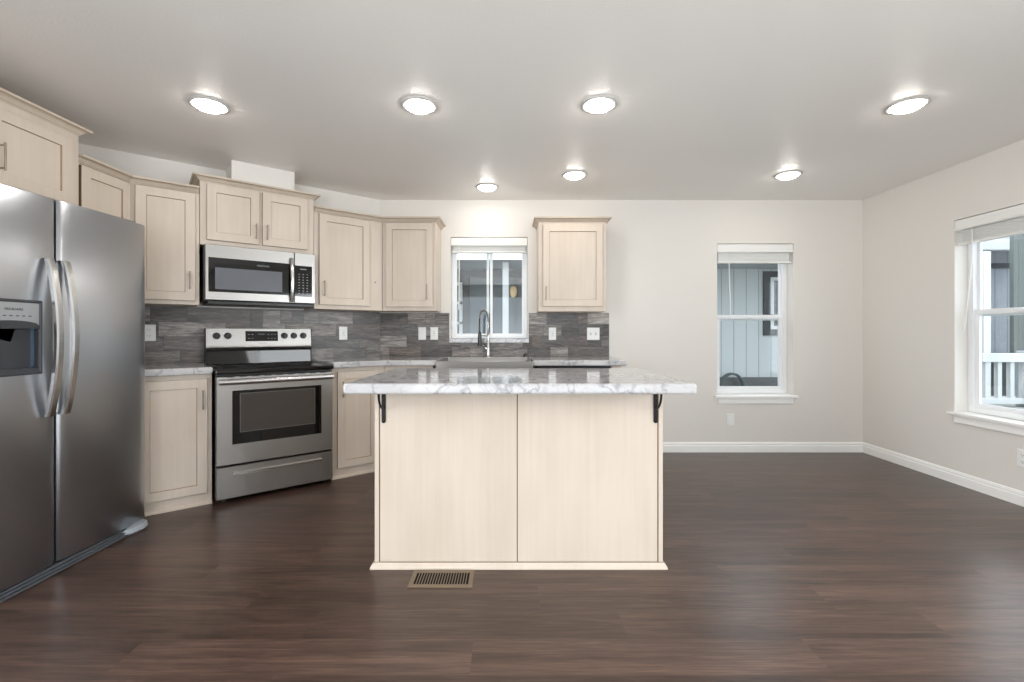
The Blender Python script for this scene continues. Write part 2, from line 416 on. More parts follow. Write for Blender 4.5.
def blind(label, wall, W, stack, wand):
    x0, x1, z0, z1 = W; cx = (x0 + x1) / 2; hw = (x1 - x0) / 2 - 0.004
    t = thing('window_blind', label, 'blind', wall, cx, 0, z1, group='raised window blinds')
    v = MB(); L = [(0.002, -0.006), (0.014, -0.004), (0.014, -0.082), (-0.004, -0.086), (-0.008, -0.078), (0.0, -0.066), (0.0, -0.02)]
    v.loops([[(x, y, z) for y, z in L] for x in (-hw, hw)]); v.build('valance', 'blind_white', t, 0.001)
    h = MB().box(-hw + 0.004, hw - 0.004, 0.016, 0.062, -0.05, -0.004); h.build('headrail', 'blind_white', t, 0.002)
    s = MB(); n = max(4, int(stack / 0.0115)); y0 = -0.088
    for k in range(n):
        z = y0 - k * stack / n + random.uniform(-0.001, 0.001)
        s.loops([[(x, 0.012, z - 0.0018), (x, 0.036, z + 0.0008), (x, 0.060, z - 0.0018), (x, 0.060, z - 0.0042), (x, 0.036, z - 0.0016), (x, 0.012, z - 0.0042)] for x in (-hw + 0.008, hw - 0.008)])
    s.box(-hw + 0.02, hw - 0.02, 0.030, 0.050, -0.088 - stack, -0.050)
    s.build('slat_stack', 'blind_white', t)
    MB().box(-hw + 0.008, hw - 0.008, 0.012, 0.060, y0 - stack - 0.016, y0 - stack).build('bottom_rail', 'blind_white', t, 0.003)
    p = MB().tube([(wand[0], 0.006, -0.06), (wand[0] + 0.004, 0.004, -0.30), (wand[0] + wand[2], 0.006, -wand[1])], 0.0042, 8); p.build('wand', 'blind_white', t)
    return t
blind('white slatted blind raised to the top of the small window above the sink', 'back', W1, 0.044, (-0.29, 0.70, 0.0))
blind('white slatted blind raised over the tall window of the back wall, right of the sink', 'back', W2, 0.080, (-0.25, 0.72, 0.02))
blind('white slatted blind raised over the tall window of the right wall', 'right', W3, 0.090, (-0.24, 0.85, -0.06))

# ------------------------------------------------------------------ recessed ceiling lights
def ceiling_light(px, py, label):
    Y = F * (H - CAMH) / (PY - py); X = (px - PX) / F * Y
    t = thing('ceiling_light', label, 'light', 'world', X, -Y, H, group='round recessed ceiling lights')
    MB().lathe([(0.101, 0.0), (0.101, -0.004), (0.097, -0.0075), (0.086, -0.009), (0.078, -0.007), (0.074, -0.002)], 48, cap0=False, cap1=False).build('trim_ring', 'ring_grey', t, smooth=True)
    MB().lathe([(0.075, -0.0015), (0.072, -0.012), (0.060, -0.022), (0.036, -0.028), (0.010, -0.030)], 48, cap0=False).build('lens', 'lamp_lens', t, smooth=True)
for a in ((209.4, 104.8, 'round recessed ceiling light nearest the refrigerator'),
          (419.5, 105.2, 'round recessed ceiling light in the front row, above the left half of the island'),
          (599, 104.4, 'round recessed ceiling light in the front row, above the right half of the island'),
          (907, 105.2, 'round recessed ceiling light nearest the right wall, in front of the tall windows'),
          (574.5, 174.6, 'round recessed ceiling light in the second row, before the wall cabinet right of the sink'),
          (487.2, 186.8, 'small-looking round recessed ceiling light directly above the kitchen sink'),
          (788, 174.6, 'round recessed ceiling light in front of the back wall window at the empty end')):
    ceiling_light(*a)

# ------------------------------------------------------------------ cabinet parts
def door_mesh(x0, x1, z0, z1, yf, stile=0.058):
    """shaker door whose front face lies at y = yf"""
    b = MB()
    b.steps(x0, x1, z0, z1, [(0.0015, yf + 0.020), (0, yf + 0.0195), (0, yf + 0.003), (0.003, yf), (stile, yf), (stile + 0.001, yf + 0.007), (stile + 0.0032, yf + 0.0085), (stile + 0.012, yf + 0.0085)],
            [0, 2, 0, 0, 1, 1, 0, 0])
    return b
def pull(par, x, z0, z1, yf, name='handle'):
    b = MB(); o = yf - 0.028
    b.tube([(x, o, z0 - 0.012), (x, o, z1 + 0.012)], 0.0048, 10)
    b.tube([(x, yf, z0), (x, o, z0)], 0.0042, 8); b.tube([(x, yf, z1), (x, o, z1)], 0.0042, 8)
    return b.build(name, 'nickel', par, smooth=True)
def put_door(t, s0, x0, x1, z0, z1, zb, yf, hx=None, h0=None, h1=None, name='door'):
    d = door_mesh(x0 - s0, x1 - s0, z0 - zb, z1 - zb, yf).build(name, ['cabinet', 'glaze', 'edge_glaze'], t)
    # door edges coloured dark: gap shade painted in along with the glaze
    if hx is not None: pull(d, hx - s0, h0 - zb, h1 - zb, yf)
    return d
CROWN = [(-0.012, 0.0), (0.003, 0.0), (0.005, 0.006), (0.008, 0.007), (0.012, 0.013), (0.022, 0.024), (0.034, 0.029), (0.036, 0.0305), (0.042, 0.031), (0.045, 0.042), (-0.012, 0.042)]
CM = [0, 0, 1, 0, 0, 0, 1, 0, 0, 0, 0]
CMAT = ['cabinet_trim', 'glaze']
def shift(prof, z): return [(o, q + z) for o, q in prof]
UZ0, UZ1 = 1.338, 2.124
UD = 0.31          # frame face depth; doors add 0.02
def box_with_frame(t, poly, z0, z1, name='cabinet_box'):
    return MB().prism(poly, z0, z1).build(name, 'cabinet', t, 0.0015)

bendA_w = None
# bend between the angled run and the left-wall run: doors at x=-2.475 / frame 2 cm behind
XF = -2.495
sA = (XF - CX - UD * N.x) / U.x
bend = angP(sA, UD); wc = angP(corner_left, 0)
e = 0.002
def rel(wall, P, s): q = to_local(wall, P); return (q.x - s, q.y)

# --- wall cupboard A (angled wall, left of the microwave)
s0 = -1.65
t = thing('wall_cabinet', 'tall single-door wall cabinet between the refrigerator and the microwave', 'cabinet', 'ang', s0, 0, UZ0, 'pale wood wall cabinets')
box_with_frame(t, [(sA + e - s0, -UD), (-1.463 - s0, -UD), (-1.463 - s0, -e), (corner_left + 0.02 - s0, -e)], 0, UZ1 - UZ0)
put_door(t, s0, -1.815, -1.487, 1.365, 2.118, UZ0, -UD - 0.02, -1.519, 1.455, 1.556)
# --- corner cupboard on the left wall
y0 = 2.640
t = thing('wall_cabinet', 'short single-door wall cabinet above the far side of the refrigerator', 'cabinet', 'left', 2.82, 0, 1.775, 'pale wood wall cabinets')
box_with_frame(t, [(y0 - 2.82, -(XF - XL)), rel('left', bend, 2.82 + e), rel('left', wc, 2.82 + 0.02), (y0 - 2.82, -e)], 0, UZ1 - 1.775)
put_door(t, 2.82, 2.660, 3.000, 1.800, 2.114, 1.775, -(XF - XL) - 0.02)
# --- shared crown
t = MB().sweep([(XF + 0.0, y0 + 0.002), tuple(bend), tuple(angP(-1.466, UD))], CROWN, em=CM)
o = t.build('crown_molding', CMAT); o.location = (0, 0, UZ1 + 0.001)
tag(o, 'crown molding bending over the two cabinets beside the refrigerator top', 'molding')

# --- cupboard above the refrigerator
XFF = -2.470
t = thing('wall_cabinet', 'wide two-door wall cabinet directly above the refrigerator, set higher than the others', 'cabinet', 'left', 2.16, 0, 1.835, 'pale wood wall cabinets')
box_with_frame(t, [(1.70 - 2.16, -(XFF - XL)), (2.634 - 2.16, -(XFF - XL)), (2.634 - 2.16, -e), (1.70 - 2.16, -e)], 0, 2.268 - 1.835)
put_door(t, 2.16, 1.735, 2.135, 1.858, 2.225, 1.835, -(XFF - XL) - 0.02, 2.098, 1.932, 2.042)
put_door(t, 2.16, 2.160, 2.575, 1.858, 2.225, 1.835, -(XFF - XL) - 0.02, 2.208, 1.932, 2.042)
q = MB().sweep([(-0.46, -(XFF - XL)), (0.474, -(XFF - XL)), (0.474, -e)], shift(CROWN, 2.268 - 1.835), em=CM); q.build('crown', CMAT, t)

# --- cupboard above the microwave
s0 = -1.076; Z0 = 1.768; Z1 = 2.218
t = thing('wall_cabinet', 'two-door wall cabinet above the microwave, standing higher than its neighbours', 'cabinet', 'ang', s0, 0, Z0, 'pale wood wall cabinets')
box_with_frame(t, [(-1.460 - s0, -UD), (-0.692 - s0, -UD), (-0.692 - s0, -e), (-1.460 - s0, -e)], 0, Z1 - Z0)
put_door(t, s0, -1.420, -1.086, 1.806, 2.206, Z0, -UD - 0.02, -1.112, 1.855, 1.945)
put_door(t, s0, -1.066, -0.740, 1.806, 2.206, Z0, -UD - 0.02, -1.038, 1.855, 1.945)
q = MB().sweep([(-1.460 - s0, -e), (-1.460 - s0, -UD), (-0.692 - s0, -UD), (-0.692 - s0, -e)][::1], shift(CROWN, Z1 - Z0), em=CM); q.build('crown', CMAT, t)

# --- wall cupboard C (angled wall, right of the microwave) and its neighbour on the back wall
sC = -UD * math.tan(TH / 2); s0 = -0.45; bendC = angP(sC, UD)
t = thing('wall_cabinet', 'single-door wall cabinet right of the microwave with a small hole in its corner filler', 'cabinet', 'ang', s0, 0, UZ0, 'pale wood wall cabinets')
box_with_frame(t, [(-0.689 - s0, -UD), (sC - e - s0, -UD), (-e - s0, -e), (-0.689 - s0, -e)], 0, UZ1 - UZ0)
put_door(t, s0, -0.652, -0.230, 1.372, 2.116, UZ0, -UD - 0.02, -0.616, 1.455, 1.556)
MB().tube([(-0.176 - s0, -UD - 0.001, 1.580 - UZ0), (-0.170 - s0, -UD - 0.001, 1.592 - UZ0)], 0.004, 8).build('filler_hole', 'gap_dark', t)
s0 = -0.89
t = thing('wall_cabinet', 'single-door wall cabinet left of the sink window', 'cabinet', 'back', s0, 0, UZ0, 'pale wood wall cabinets')
lb = rel('back', bendC, s0)
box_with_frame(t, [(lb[0] + e, -UD), (-0.660 - s0, -UD), (-0.660 - s0, -e), (CX + e - s0, -e)], 0, UZ1 - UZ0)
put_door(t, s0, -1.104, -0.684, 1.372, 2.116, UZ0, -UD - 0.02, -0.736, 1.445, 1.556)
o = MB().sweep([tuple(angP(-0.688, UD)), tuple(bendC), (-0.660, ZB - UD), (-0.660, ZB - e)], CROWN, em=CM).build('crown_molding', CMAT); o.location = (0, 0, UZ1 + 0.001)
tag(o, 'crown molding bending over the two cabinets between microwave and sink window', 'molding')
# --- wall cupboard right of the window
s0 = 0.556
t = thing('wall_cabinet', 'single-door wall cabinet standing alone right of the sink window', 'cabinet', 'back', s0, 0, UZ0 - 0.006, 'pale wood wall cabinets')
zb = UZ0 - 0.006
box_with_frame(t, [(0.256 - s0, -UD), (0.856 - s0, -UD), (0.856 - s0, -e), (0.256 - s0, -e)], 0, UZ1 - zb)
put_door(t, s0, 0.292, 0.824, 1.376, 2.100, zb, -UD - 0.02, 0.319, 1.440, 1.540)
q = MB().sweep([(0.256 - s0, -e), (0.256 - s0, -UD), (0.856 - s0, -UD), (0.856 - s0, -e)], shift(CROWN, UZ1 - zb), em=CM); q.build('crown', CMAT, t)

# --- base cupboards
LD = 0.565; CT = 0.915; CB = 0.868
def base_strip(t, path, z=0): MB().sweep(path, [(-0.01, 0), (0.012, 0), (0.012, 0.012), (0.006, 0.02), (0.0, 0.022), (-0.01, 0.022)]).build('base_strip', 'cabinet', t)
s0 = -1.66
t = thing('base_cabinet', 'pale single-door base cabinet between the refrigerator and the range', 'cabinet', 'ang', s0, 0, 0, 'pale wood base cabinets')
box_with_frame(t, [(-1.872 - s0, -LD), (-1.413 - s0, -LD), (-1.413 - s0, -e), (-1.872 - s0, -e)], 0, CB - 0.001)
put_door(t, s0, -1.800, -1.438, 0.080, 0.836, 0, -LD - 0.02, -1.466, 0.650, 0.752)
base_strip(t, [(-1.872 - s0, -LD), (-1.413 - s0, -LD)])
sL = -LD * math.tan(TH / 2); bendL = angP(sL, LD); s0 = -0.42
t = thing('base_cabinet', 'pale single-door base cabinet right of the range, half hidden by the island', 'cabinet', 'ang', s0, 0, 0, 'pale wood base cabinets')
box_with_frame(t, [(-0.631 - s0, -LD), (sL - e - s0, -LD), (-e - s0, -e), (-0.631 - s0, -e)], 0, CB - 0.001)
put_door(t, s0, -0.588, -0.262, 0.080, 0.836, 0, -LD - 0.02, -0.553, 0.650, 0.752)
base_strip(t, [(-0.631 - s0, -LD), (sL - s0, -LD)])
bl = to_local('back', bendL)
t = thing('base_cabinet', 'pale base cabinet under the bend of the counter, left of the sink', 'cabinet', 'back', -0.85, 0, 0, 'pale wood base cabinets')
box_with_frame(t, [(bl.x + e + 0.85, -LD), (-0.642 + 0.85, -LD), (-0.642 + 0.85, -e), (CX + e + 0.85, -e)], 0, CB - 0.001)
put_door(t, -0.85, -1.010, -0.670, 0.080, 0.836, 0, -LD - 0.02, -0.700, 0.650, 0.752)
t = thing('base_cabinet', 'pale two-door base cabinet beneath the steel sink', 'cabinet', 'back', -0.208, 0, 0, 'pale wood base cabinets')
box_with_frame(t, [(-0.432, -LD), (0.432, -LD), (0.432, -e), (-0.432, -e)], 0, 0.64)
put_door(t, 0, -0.395, -0.008, 0.080, 0.610, 0, -LD - 0.02, -0.04, 0.48, 0.58)
put_door(t, 0, 0.008, 0.395, 0.080, 0.610, 0, -LD - 0.02, 0.04, 0.48, 0.58)
t = thing('dishwasher', 'dark-topped dishwasher under the counter right of the sink', 'dishwasher', 'back', 0.54, 0, 0)
MB().box(-0.300, 0.300, -0.56, -0.02, 0.09, 0.862).build('body', 'dark_grey', t, 0.002)
MB().box(-0.300, 0.300, -0.60, -0.561, 0.11, 0.80).build('door', 'steel', t, 0.006)
MB().box(-0.300, 0.300, -0.60, -0.561, 0.803, 0.856).build('control_panel', 'black_plastic', t, 0.004)
MB().tube([(-0.25, -0.64, 0.77), (0.25, -0.64, 0.77)], 0.01, 12).box(-0.25, -0.235, -0.64, -0.60, 0.763, 0.777).box(0.235, 0.25, -0.64, -0.60, 0.763, 0.777).build('handle', 'steel_handle', t, smooth=True)
MB().box(-0.298, 0.298, -0.50, -0.03, 0, 0.088).build('kick_plate', 'black_plastic', t)
o = MB().box(0, 0.085, -LD, -e, 0, CB - 0.001).build('end_panel', 'cabinet', bevel=0.002); place(o, 'back', 0.846, 0, 0); tag(o, 'pale wooden end panel closing the counter run right of the dishwasher', 'panel')

# ------------------------------------------------------------------ worktops
def slab(pts, z0, z1, name, label, cat='countertop', wall='world'):
    o = MB().prism([(p[0], p[1]) for p in pts], 0, z1 - z0).build(name, 'marble', bevel=0.012, seg=4, smooth=False); o.location = (0, 0, z0)
    for p in o.data.polygons: p.use_smooth = False
    return tag(o, label, cat)
OV = 0.62
sO = -OV * math.tan(TH / 2)
slab([angP(-1.880, e), angP(-1.880, OV), angP(-1.4115, OV), angP(-1.4115, e)], CB, CT, 'countertop', 'short marbled white countertop between the refrigerator and the range')
SX0, SX1 = -0.604, 0.186
pts = [angP(-0.634, e), angP(-0.634, OV), angP(sO, OV), (SX0 - 0.002, ZB - OV), (SX0 - 0.002, ZB - 0.13), (SX1 + 0.002, ZB - 0.13), (SX1 + 0.002, ZB - OV), (0.962, ZB - OV), (0.962, ZB - e), Vector((CX + e, ZB - e))]
slab(pts, CB, CT, 'countertop', 'long marbled white countertop bending from the range along the back wall around the sink')

# ------------------------------------------------------------------ wood-look tile splashback
def tiles(wall, x0, x1, z0, z1, name, hole=None, rowh=0.1085, zref=0.897, gap=0.0028):
    b = MB(); T = 0.009
    b.box(x0 + 0.003, x1 - 0.003, -T + 0.002, -0.0005, z0, z1, 1) if hole is None else None
    if hole:
        for (a, c, p, q) in ((x0, hole[0], z0, z1), (hole[1], x1, z0, z1), (hole[0], hole[1], z0, hole[2])):
            b.box(a, c, -T + 0.002, -0.0005, p, q, 1)
    k = 0
    z = zref
    while z < z1 - 1e-4:
        za, zb2 = max(z, z0), min(z + rowh, z1)
        x = x0 - random.uniform(0, 0.5)
        while x < x1:
            L = random.choice([0.09, 0.13, 0.17, 0.22, 0.30, 0.42])
            a, c = max(x, x0), min(x + L, x1)
            segs = [(a, c, za, zb2)]
            if hole and zb2 > hole[2] and c > hole[0] and a < hole[1]:
                segs = []
                if a < hole[0]: segs.append((a, hole[0], za, zb2))
                if c > hole[1]: segs.append((hole[1], c, za, zb2))
                if za < hole[2]: segs.append((max(a, hole[0]), min(c, hole[1]), za, hole[2]))
            tn = random.random()
            for (p, q, r, s_) in segs:
                if q - p > 0.004 and s_ - r > 0.004:
                    dy = random.uniform(0, 0.0012)
                    n0 = len(b.f); b.box(p + gap / 2, q - gap / 2, -T - dy, -T + 0.0025, r + gap / 2, s_ - gap / 2, 0)
                    for i in range(n0, len(b.f)): b.tone[i] = tn
            x += L
        z += rowh
    o = b.build(name, ['wood_tile', 'slot_dark'], tone=True); place(o, wall, 0, 0, 0); o['kind'] = 'structure'
    return o
tiles('ang', corner_left + 0.05, -0.0032, CT + 0.001, UZ0 - 0.001, 'wall_backsplash_angled')
tiles('back', CX + 0.0032, 0.948, CT + 0.001, UZ0 - 0.007, 'wall_backsplash_back', hole=(W1[0] - 0.0125, W1[1] + 0.0125, W1[2] - 0.0365))

# ------------------------------------------------------------------ refrigerator
t = thing('refrigerator', 'large stainless steel side-by-side refrigerator with a water dispenser', 'refrigerator', 'left', 2.245, 0, 0)
fx = lambda Y: Y - 2.245
FD = 0.80
MB().box(fx(1.795), fx(2.733), -0.705, -0.03, 0.02, 1.765).build('body', 'dark_grey', t, 0.004)
def fridge_door(Y0, Y1, z0, z1, hole=None):
    xs = [Y0, Y0 + 0.006, Y0 + 0.02]; k = 12
    xs += [Y0 + 0.02 + (Y1 - Y0 - 0.04) * i / k for i in range(1, k)] + [Y1 - 0.02, Y1 - 0.006, Y1]
    if hole: xs = sorted(set([x for x in xs if min(abs(x - hole[0]), abs(x - hole[1])) > 0.008] + [hole[0], hole[1]]))
    zs = [z0, z0 + 0.008] + ([hole[2], hole[3]] if hole else []) + [z1 - 0.008, z1]
    def yy(x, z):
        u_ = (x - (Y0 + Y1) / 2) / ((Y1 - Y0) / 2); d = FD - 0.014 * u_ * u_
        ed = min(x - Y0, Y1 - x)
        if ed < 0.02: d -= 0.009 * (1 - ed / 0.02) ** 2
        if min(z - z0, z1 - z) < 0.004: d -= 0.006
        return -d
    b = MB(); nz = len(zs); b.v = [(fx(x), yy(x, z), z) for x in xs for z in zs]; n0 = len(b.v)
    b.v += [(fx(x), -0.71, z) for x in xs for z in zs]
    def q(f): b.f.append(f); b.mi.append(0); b.tone.append(0)
    for i in range(len(xs) - 1):
        for j in range(nz - 1):
            if hole and hole[0] - 1e-6 <= xs[i] and xs[i + 1] <= hole[1] + 1e-6 and zs[j] >= hole[2] - 1e-6 and zs[j + 1] <= hole[3] + 1e-6: continue
            q([i * nz + j, (i + 1) * nz + j, (i + 1) * nz + j + 1, i * nz + j + 1])
            q([n0 + i * nz + j, n0 + i * nz + j + 1, n0 + (i + 1) * nz + j + 1, n0 + (i + 1) * nz + j])
        for j in (0, nz - 1):
            q([i * nz + j, (i + 1) * nz + j, n0 + (i + 1) * nz + j, n0 + i * nz + j])
    for i in (0, len(xs) - 1):
        for j in range(nz - 1): q([i * nz + j, i * nz + j + 1, n0 + i * nz + j + 1, n0 + i * nz + j])
    return b
DSP = (1.850, 2.114, 0.953, 1.288)
fz = fridge_door(1.79, 2.192, 0.045, 1.775, DSP).build('freezer_door', 'steel_fridge', t, smooth=True)
fr = fridge_door(2.202, 2.737, 0.045, 1.778).build('refrigerator_door', 'steel_fridge', t, smooth=True)
def fridge_handle(Y, par):
    b = MB(); L = []; n = 22
    for i in range(n + 1):
        a = i / n; z = 0.752 + a * 0.733
        bow = 0.022 + 0.046 * math.sin(math.pi * a) ** 0.8
        L.append((z, bow))
    L = [(L[0][0], -0.004)] + L + [(L[-1][0], -0.004)]
    loops = []
    for z, bow in L:
        o = -(FD - 0.014) - bow; hw = 0.0175
        loops.append([(fx(Y) - hw, o + 0.006, z), (fx(Y) - hw, o - 0.008, z), (fx(Y) - hw + 0.006, o - 0.014, z), (fx(Y) + hw - 0.006, o - 0.014, z), (fx(Y) + hw, o - 0.008, z), (fx(Y) + hw, o + 0.006, z)])
    b.loops(loops); return b.build('handle', 'steel_handle', par, smooth=True)
fridge_handle(2.137, fz); fridge_handle(2.214, fr)
# dispenser
x0, x1 = fx(DSP[0]), fx(DSP[1]); z0, z1 = DSP[2], DSP[3]
d = MB(); yf = -(FD - 0.002)
rx0, rx1, rz0, rz1 = x0 + 0.016, x1 - 0.016, z0 + 0.030, z0 + 0.208
d.steps(x0, x1, z0, z1, [(0, yf + 0.03), (0, yf - 0.004), (0.004, yf - 0.008), (0.012, yf - 0.008), (0.014, yf - 0.004)], [0, 0, 0, 0])
d.f.pop(); d.mi.pop(); d.tone.pop()
d.box(x0 + 0.012, x1 - 0.012, yf - 0.004, yf + 0.02, z0 + 0.012, rz0)
d.box(x0 + 0.012, rx0, yf - 0.003, yf + 0.02, rz0, z1 - 0.012); d.box(rx1, x1 - 0.012, yf - 0.003, yf + 0.02, rz0, z1 - 0.012)
dp = d.build('water_dispenser', 'dark_grey', t, 0.002)
# recess lining, arch, control face, spout
q = MB(); n = 14; arc = []
for i in range(n + 1):
    a = math.pi * i / n; arc.append((-math.cos(a), math.sin(a)))
cxm, hw = (rx0 + rx1) / 2, (rx1 - rx0) / 2
L0 = [(cxm + c * hw, yf + 0.018 + 0.085 * s_, rz0) for c, s_ in arc]; L1 = [(p[0], p[1], rz1) for p in L0]
q.loops([L0, L1], closed=False, cap0=False, cap1=False)
q.add(L0, [tuple(range(n + 1))]); q.add(L1, [tuple(range(n + 1))])
q.build('recess', 'recess_blue', dp, smooth=True)
q = MB(); A = [(rx0, rz1)]
top = [(cxm + hw * u_ / 10, rz1 + 0.012 + 0.022 * math.sqrt(max(0, 1 - (u_ / 10) ** 2))) for u_ in range(-10, 11)]
q.loops([[(rx0, yv, rz1 - 0.002)] + [(x, yv, z) for x, z in top] + [(rx1, yv, rz1 - 0.002)] for yv in (yf - 0.006, yf + 0.02)]); q.build('arch', 'dark_grey', dp)
q = MB(); q.loops([[(x, yv, z) for x, z in top] + [(rx1, yv, z1 - 0.013), (rx0, yv, z1 - 0.013)] for yv in (yf - 0.004, yf + 0.02)]); q.build('control_face', 'grey_plastic', dp)
for i in range(7): MB().box(rx0 + 0.03 + i * 0.026, rx0 + 0.042 + i * 0.026, yf - 0.0052, yf - 0.004, z1 - 0.075, z1 - 0.071).build('button', 'dark_grey', dp)
lettering('FRIGIDAIRE', 0.015, dp, (cxm + 0.01, yf - 0.0045, z1 - 0.045), 'dark_grey')
q = MB(); q.loops([[(cxm - 0.05, yf + 0.03, rz1), (cxm + 0.05, yf + 0.03, rz1), (cxm + 0.05, yf + 0.08, rz1), (cxm - 0.05, yf + 0.08, rz1)], [(cxm - 0.02, yf + 0.03, rz1 - 0.05), (cxm + 0.03, yf + 0.03, rz1 - 0.065), (cxm + 0.03, yf + 0.07, rz1 - 0.065), (cxm - 0.02, yf + 0.07, rz1 - 0.05)]])
q.build('spout', 'black_plastic', dp, 0.003)
# base grille with rounded end cap
q = MB()
for k in range(3): q.box(fx(1.80), fx(2.60), -(0.795 + 0.012 * (2 - k) * 0.5), -0.72, 0.004 + k * 0.013, 0.004 + k * 0.013 + 0.009)
q.box(fx(1.80), fx(2.60), -0.78, -0.70, 0.004, 0.040, 1); q.build('base_grille', ['grille_grey', 'black_plastic'], t)
L = []
for a, hgt, dep in ((2.55, 0.036, 0.800), (2.58, 0.042, 0.825), (2.64, 0.046, 0.840), (2.69, 0.046, 0.825), (2.715, 0.040, 0.79), (2.722, 0.036, 0.75)):
    L.append([(fx(a + 0.014), -0.70, 0.002), (fx(a + 0.014), -dep + 0.012, 0.002), (fx(a + 0.014), -dep, 0.014), (fx(a + 0.014), -dep + 0.01, hgt - 0.004), (fx(a + 0.014), -dep + 0.03, hgt - 0.002), (fx(a + 0.014), -0.70, hgt - 0.002)])
MB().loops(L).build('grille_end_cap', 'pale_grey', t, smooth=True)
q = MB().box(fx(2.60), fx(2.69), -0.76, -0.66, 1.766, 1.79); q.build('hinge_cover', 'dark_grey', t, 0.004)

# ------------------------------------------------------------------ range
s0 = -1.0225
t = thing('range', 'stainless steel electric range with a black glass cooktop in the angled wall', 'range', 'ang', s0, 0, 0)
a, c = -1.398 - s0, -0.647 - s0
MB().box(a, c, -0.600, -0.02, 0.03, 0.864).build('body', 'black_plastic', t, 0.002)
for x in (a + 0.04, c - 0.06):
    for y in (-0.57, -0.08): MB().box(x, x + 0.025, y - 0.02, y, 0, 0.03).build('foot', 'black_plastic', t)
q = MB().box(a - 0.006, c + 0.006, -0.662, -0.05, 0.866, 0.897)
ck = q.build('cooktop', 'black_glass', t, 0.008, seg=3)
for (x, y, r) in ((-0.19, -0.47, 0.11), (0.19, -0.47, 0.09), (-0.19, -0.2, 0.075), (0.19, -0.2, 0.1)):
    q = MB().lathe([(r, 0.8972), (r, 0.8976), (r - 0.003, 0.8976), (r - 0.003, 0.8972)], 40, cx=x, cy=y, cap0=False, cap1=False); q.build('burner_ring', 'burner_grey', ck)
dz0, dz1 = 0.256, 0.850
q = MB(); q.steps(a, c, dz0, dz1, [(0, -0.602), (0, -0.645), (0.004, -0.651)], [0, 0])
dr = q.build('oven_door', 'steel', t)
q = MB(); q.steps(-1.306 - s0, -0.730 - s0, 0.391, 0.752, [(0, -0.650), (0, -0.652), (0.002, -0.653)], [0, 0]); wn = q.build('door_glass', 'black_glass', dr)
q = MB(); q.steps(-1.262 - s0, -0.775 - s0, 0.468, 0.733, [(0, -0.6525), (0, -0.6535), (0.004, -0.6535), (0.0045, -0.6533)], [1, 1, 0]); q.build('viewing_window', ['oven_glass', 'steel_dark'], dr)
q = MB(); q.tube([(a + 0.012, -0.700, 0.815), (c - 0.012, -0.700, 0.815)], 0.019, 16, ry=0.75)
q.box(a + 0.012, a + 0.045, -0.700, -0.648, 0.803, 0.827); q.box(c - 0.045, c - 0.012, -0.700, -0.648, 0.803, 0.827)
q.build('oven_handle', 'steel_handle', dr, smooth=True)
for i in range(9): MB().box(a + 0.06 + i * 0.075, a + 0.105 + i * 0.075, -0.6515, -0.640, 0.842, 0.847).build('vent_slot', 'black_plastic', dr)
q = MB(); q.steps(a, c, 0.032, 0.246, [(0, -0.602), (0, -0.645), (0.004, -0.651)], [0, 0]); dw = q.build('storage_drawer', 'steel', t)
x0_, x1_ = -1.302 - s0, -0.733 - s0
q = MB().loops([[(x, -0.650, 0.182), (x, -0.653, 0.182), (x, -0.664, 0.186), (x, -0.664, 0.200), (x, -0.655, 0.208), (x, -0.650, 0.208)] for x in (x0_, x1_)]); q.build('drawer_pull', 'steel_handle', dw)
# backguard
ba, bc = -1.405 - s0, -0.651 - s0
q = MB(); q.loops([[(x, -0.020, 0.900), (x, -0.086, 0.900), (x, -0.078, 1.000), (x, -0.020, 1.000)] for x in (ba + 0.002, bc - 0.002)]); q.build('backguard_base', 'black_glass', t, 0.002)
q = MB(); q.loops([[(x, -0.020, 1.006), (x, -0.074, 1.004), (x, -0.084, 1.010), (x, -0.096, 1.030), (x, -0.093, 1.040), (x, -0.078, 1.176), (x, -0.020, 1.176)] for x in (ba, bc)])
bk = q.build('backguard', 'steel', t, 0.002)
MB().box(ba - 0.004, ba, -0.09, -0.02, 0.900, 1.176).build('backguard_side', 'black_plastic', t, 0.001); MB().box(bc, bc + 0.003, -0.09, -0.02, 0.900, 1.176).build('backguard_side', 'black_plastic', t, 0.001)
def by(z): return -(0.092 - 0.014 * (z - 1.040) / 0.136)
q = MB(); x0_, x1_ = -1.143 - s0, -0.910 - s0
q.loops([[(x0_, by(1.075) - 0.003, 1.075), (x1_, by(1.075) - 0.003, 1.075), (x1_, by(1.155) - 0.003, 1.155), (x0_, by(1.155) - 0.003, 1.155)], [(x0_, by(1.075) + 0.01, 1.075), (x1_, by(1.075) + 0.01, 1.075), (x1_, by(1.155) + 0.01, 1.155), (x0_, by(1.155) + 0.01, 1.155)]])
ds = q.build('control_display', 'black_glass', t)
for (gx, gw) in ((x0_ + 0.018, 2), (x1_ - 0.075, 3)):
    for i in range(gw):
        for z in (1.097, 1.128): MB().box(gx + i * 0.024, gx + i * 0.024 + 0.012, by(z) - 0.0036, by(z) - 0.002, z - 0.002, z + 0.002).build('button', 'button_grey', ds)
MB().box(x0_ + 0.09, x0_ + 0.135, by(1.130) - 0.0036, by(1.130) - 0.002, 1.126, 1.136).build('clock_digits', 'slot_dark', ds)
for kx in (-1.336, -1.262, -0.861, -0.788, -0.714):
    q = MB(); x = kx - s0; z = 1.118; y = by(z)
    q.tube([(x, y + 0.004, z), (x, y - 0.006, z - 0.0005)], [0.026, 0.0255], 28); q.tube([(x, y - 0.006, z), (x, y - 0.026, z - 0.002)], [0.0225, 0.019], 28)
    q.box(x - 0.003, x + 0.003, y - 0.031, y - 0.020, z - 0.020, z + 0.018)
    q.build('knob', 'black_plastic', bk, smooth=True)
lettering('FRIGIDAIRE', 0.011, bk, (-1.02 - s0, by(1.058) - 0.0008, 1.058), 'slot_dark')

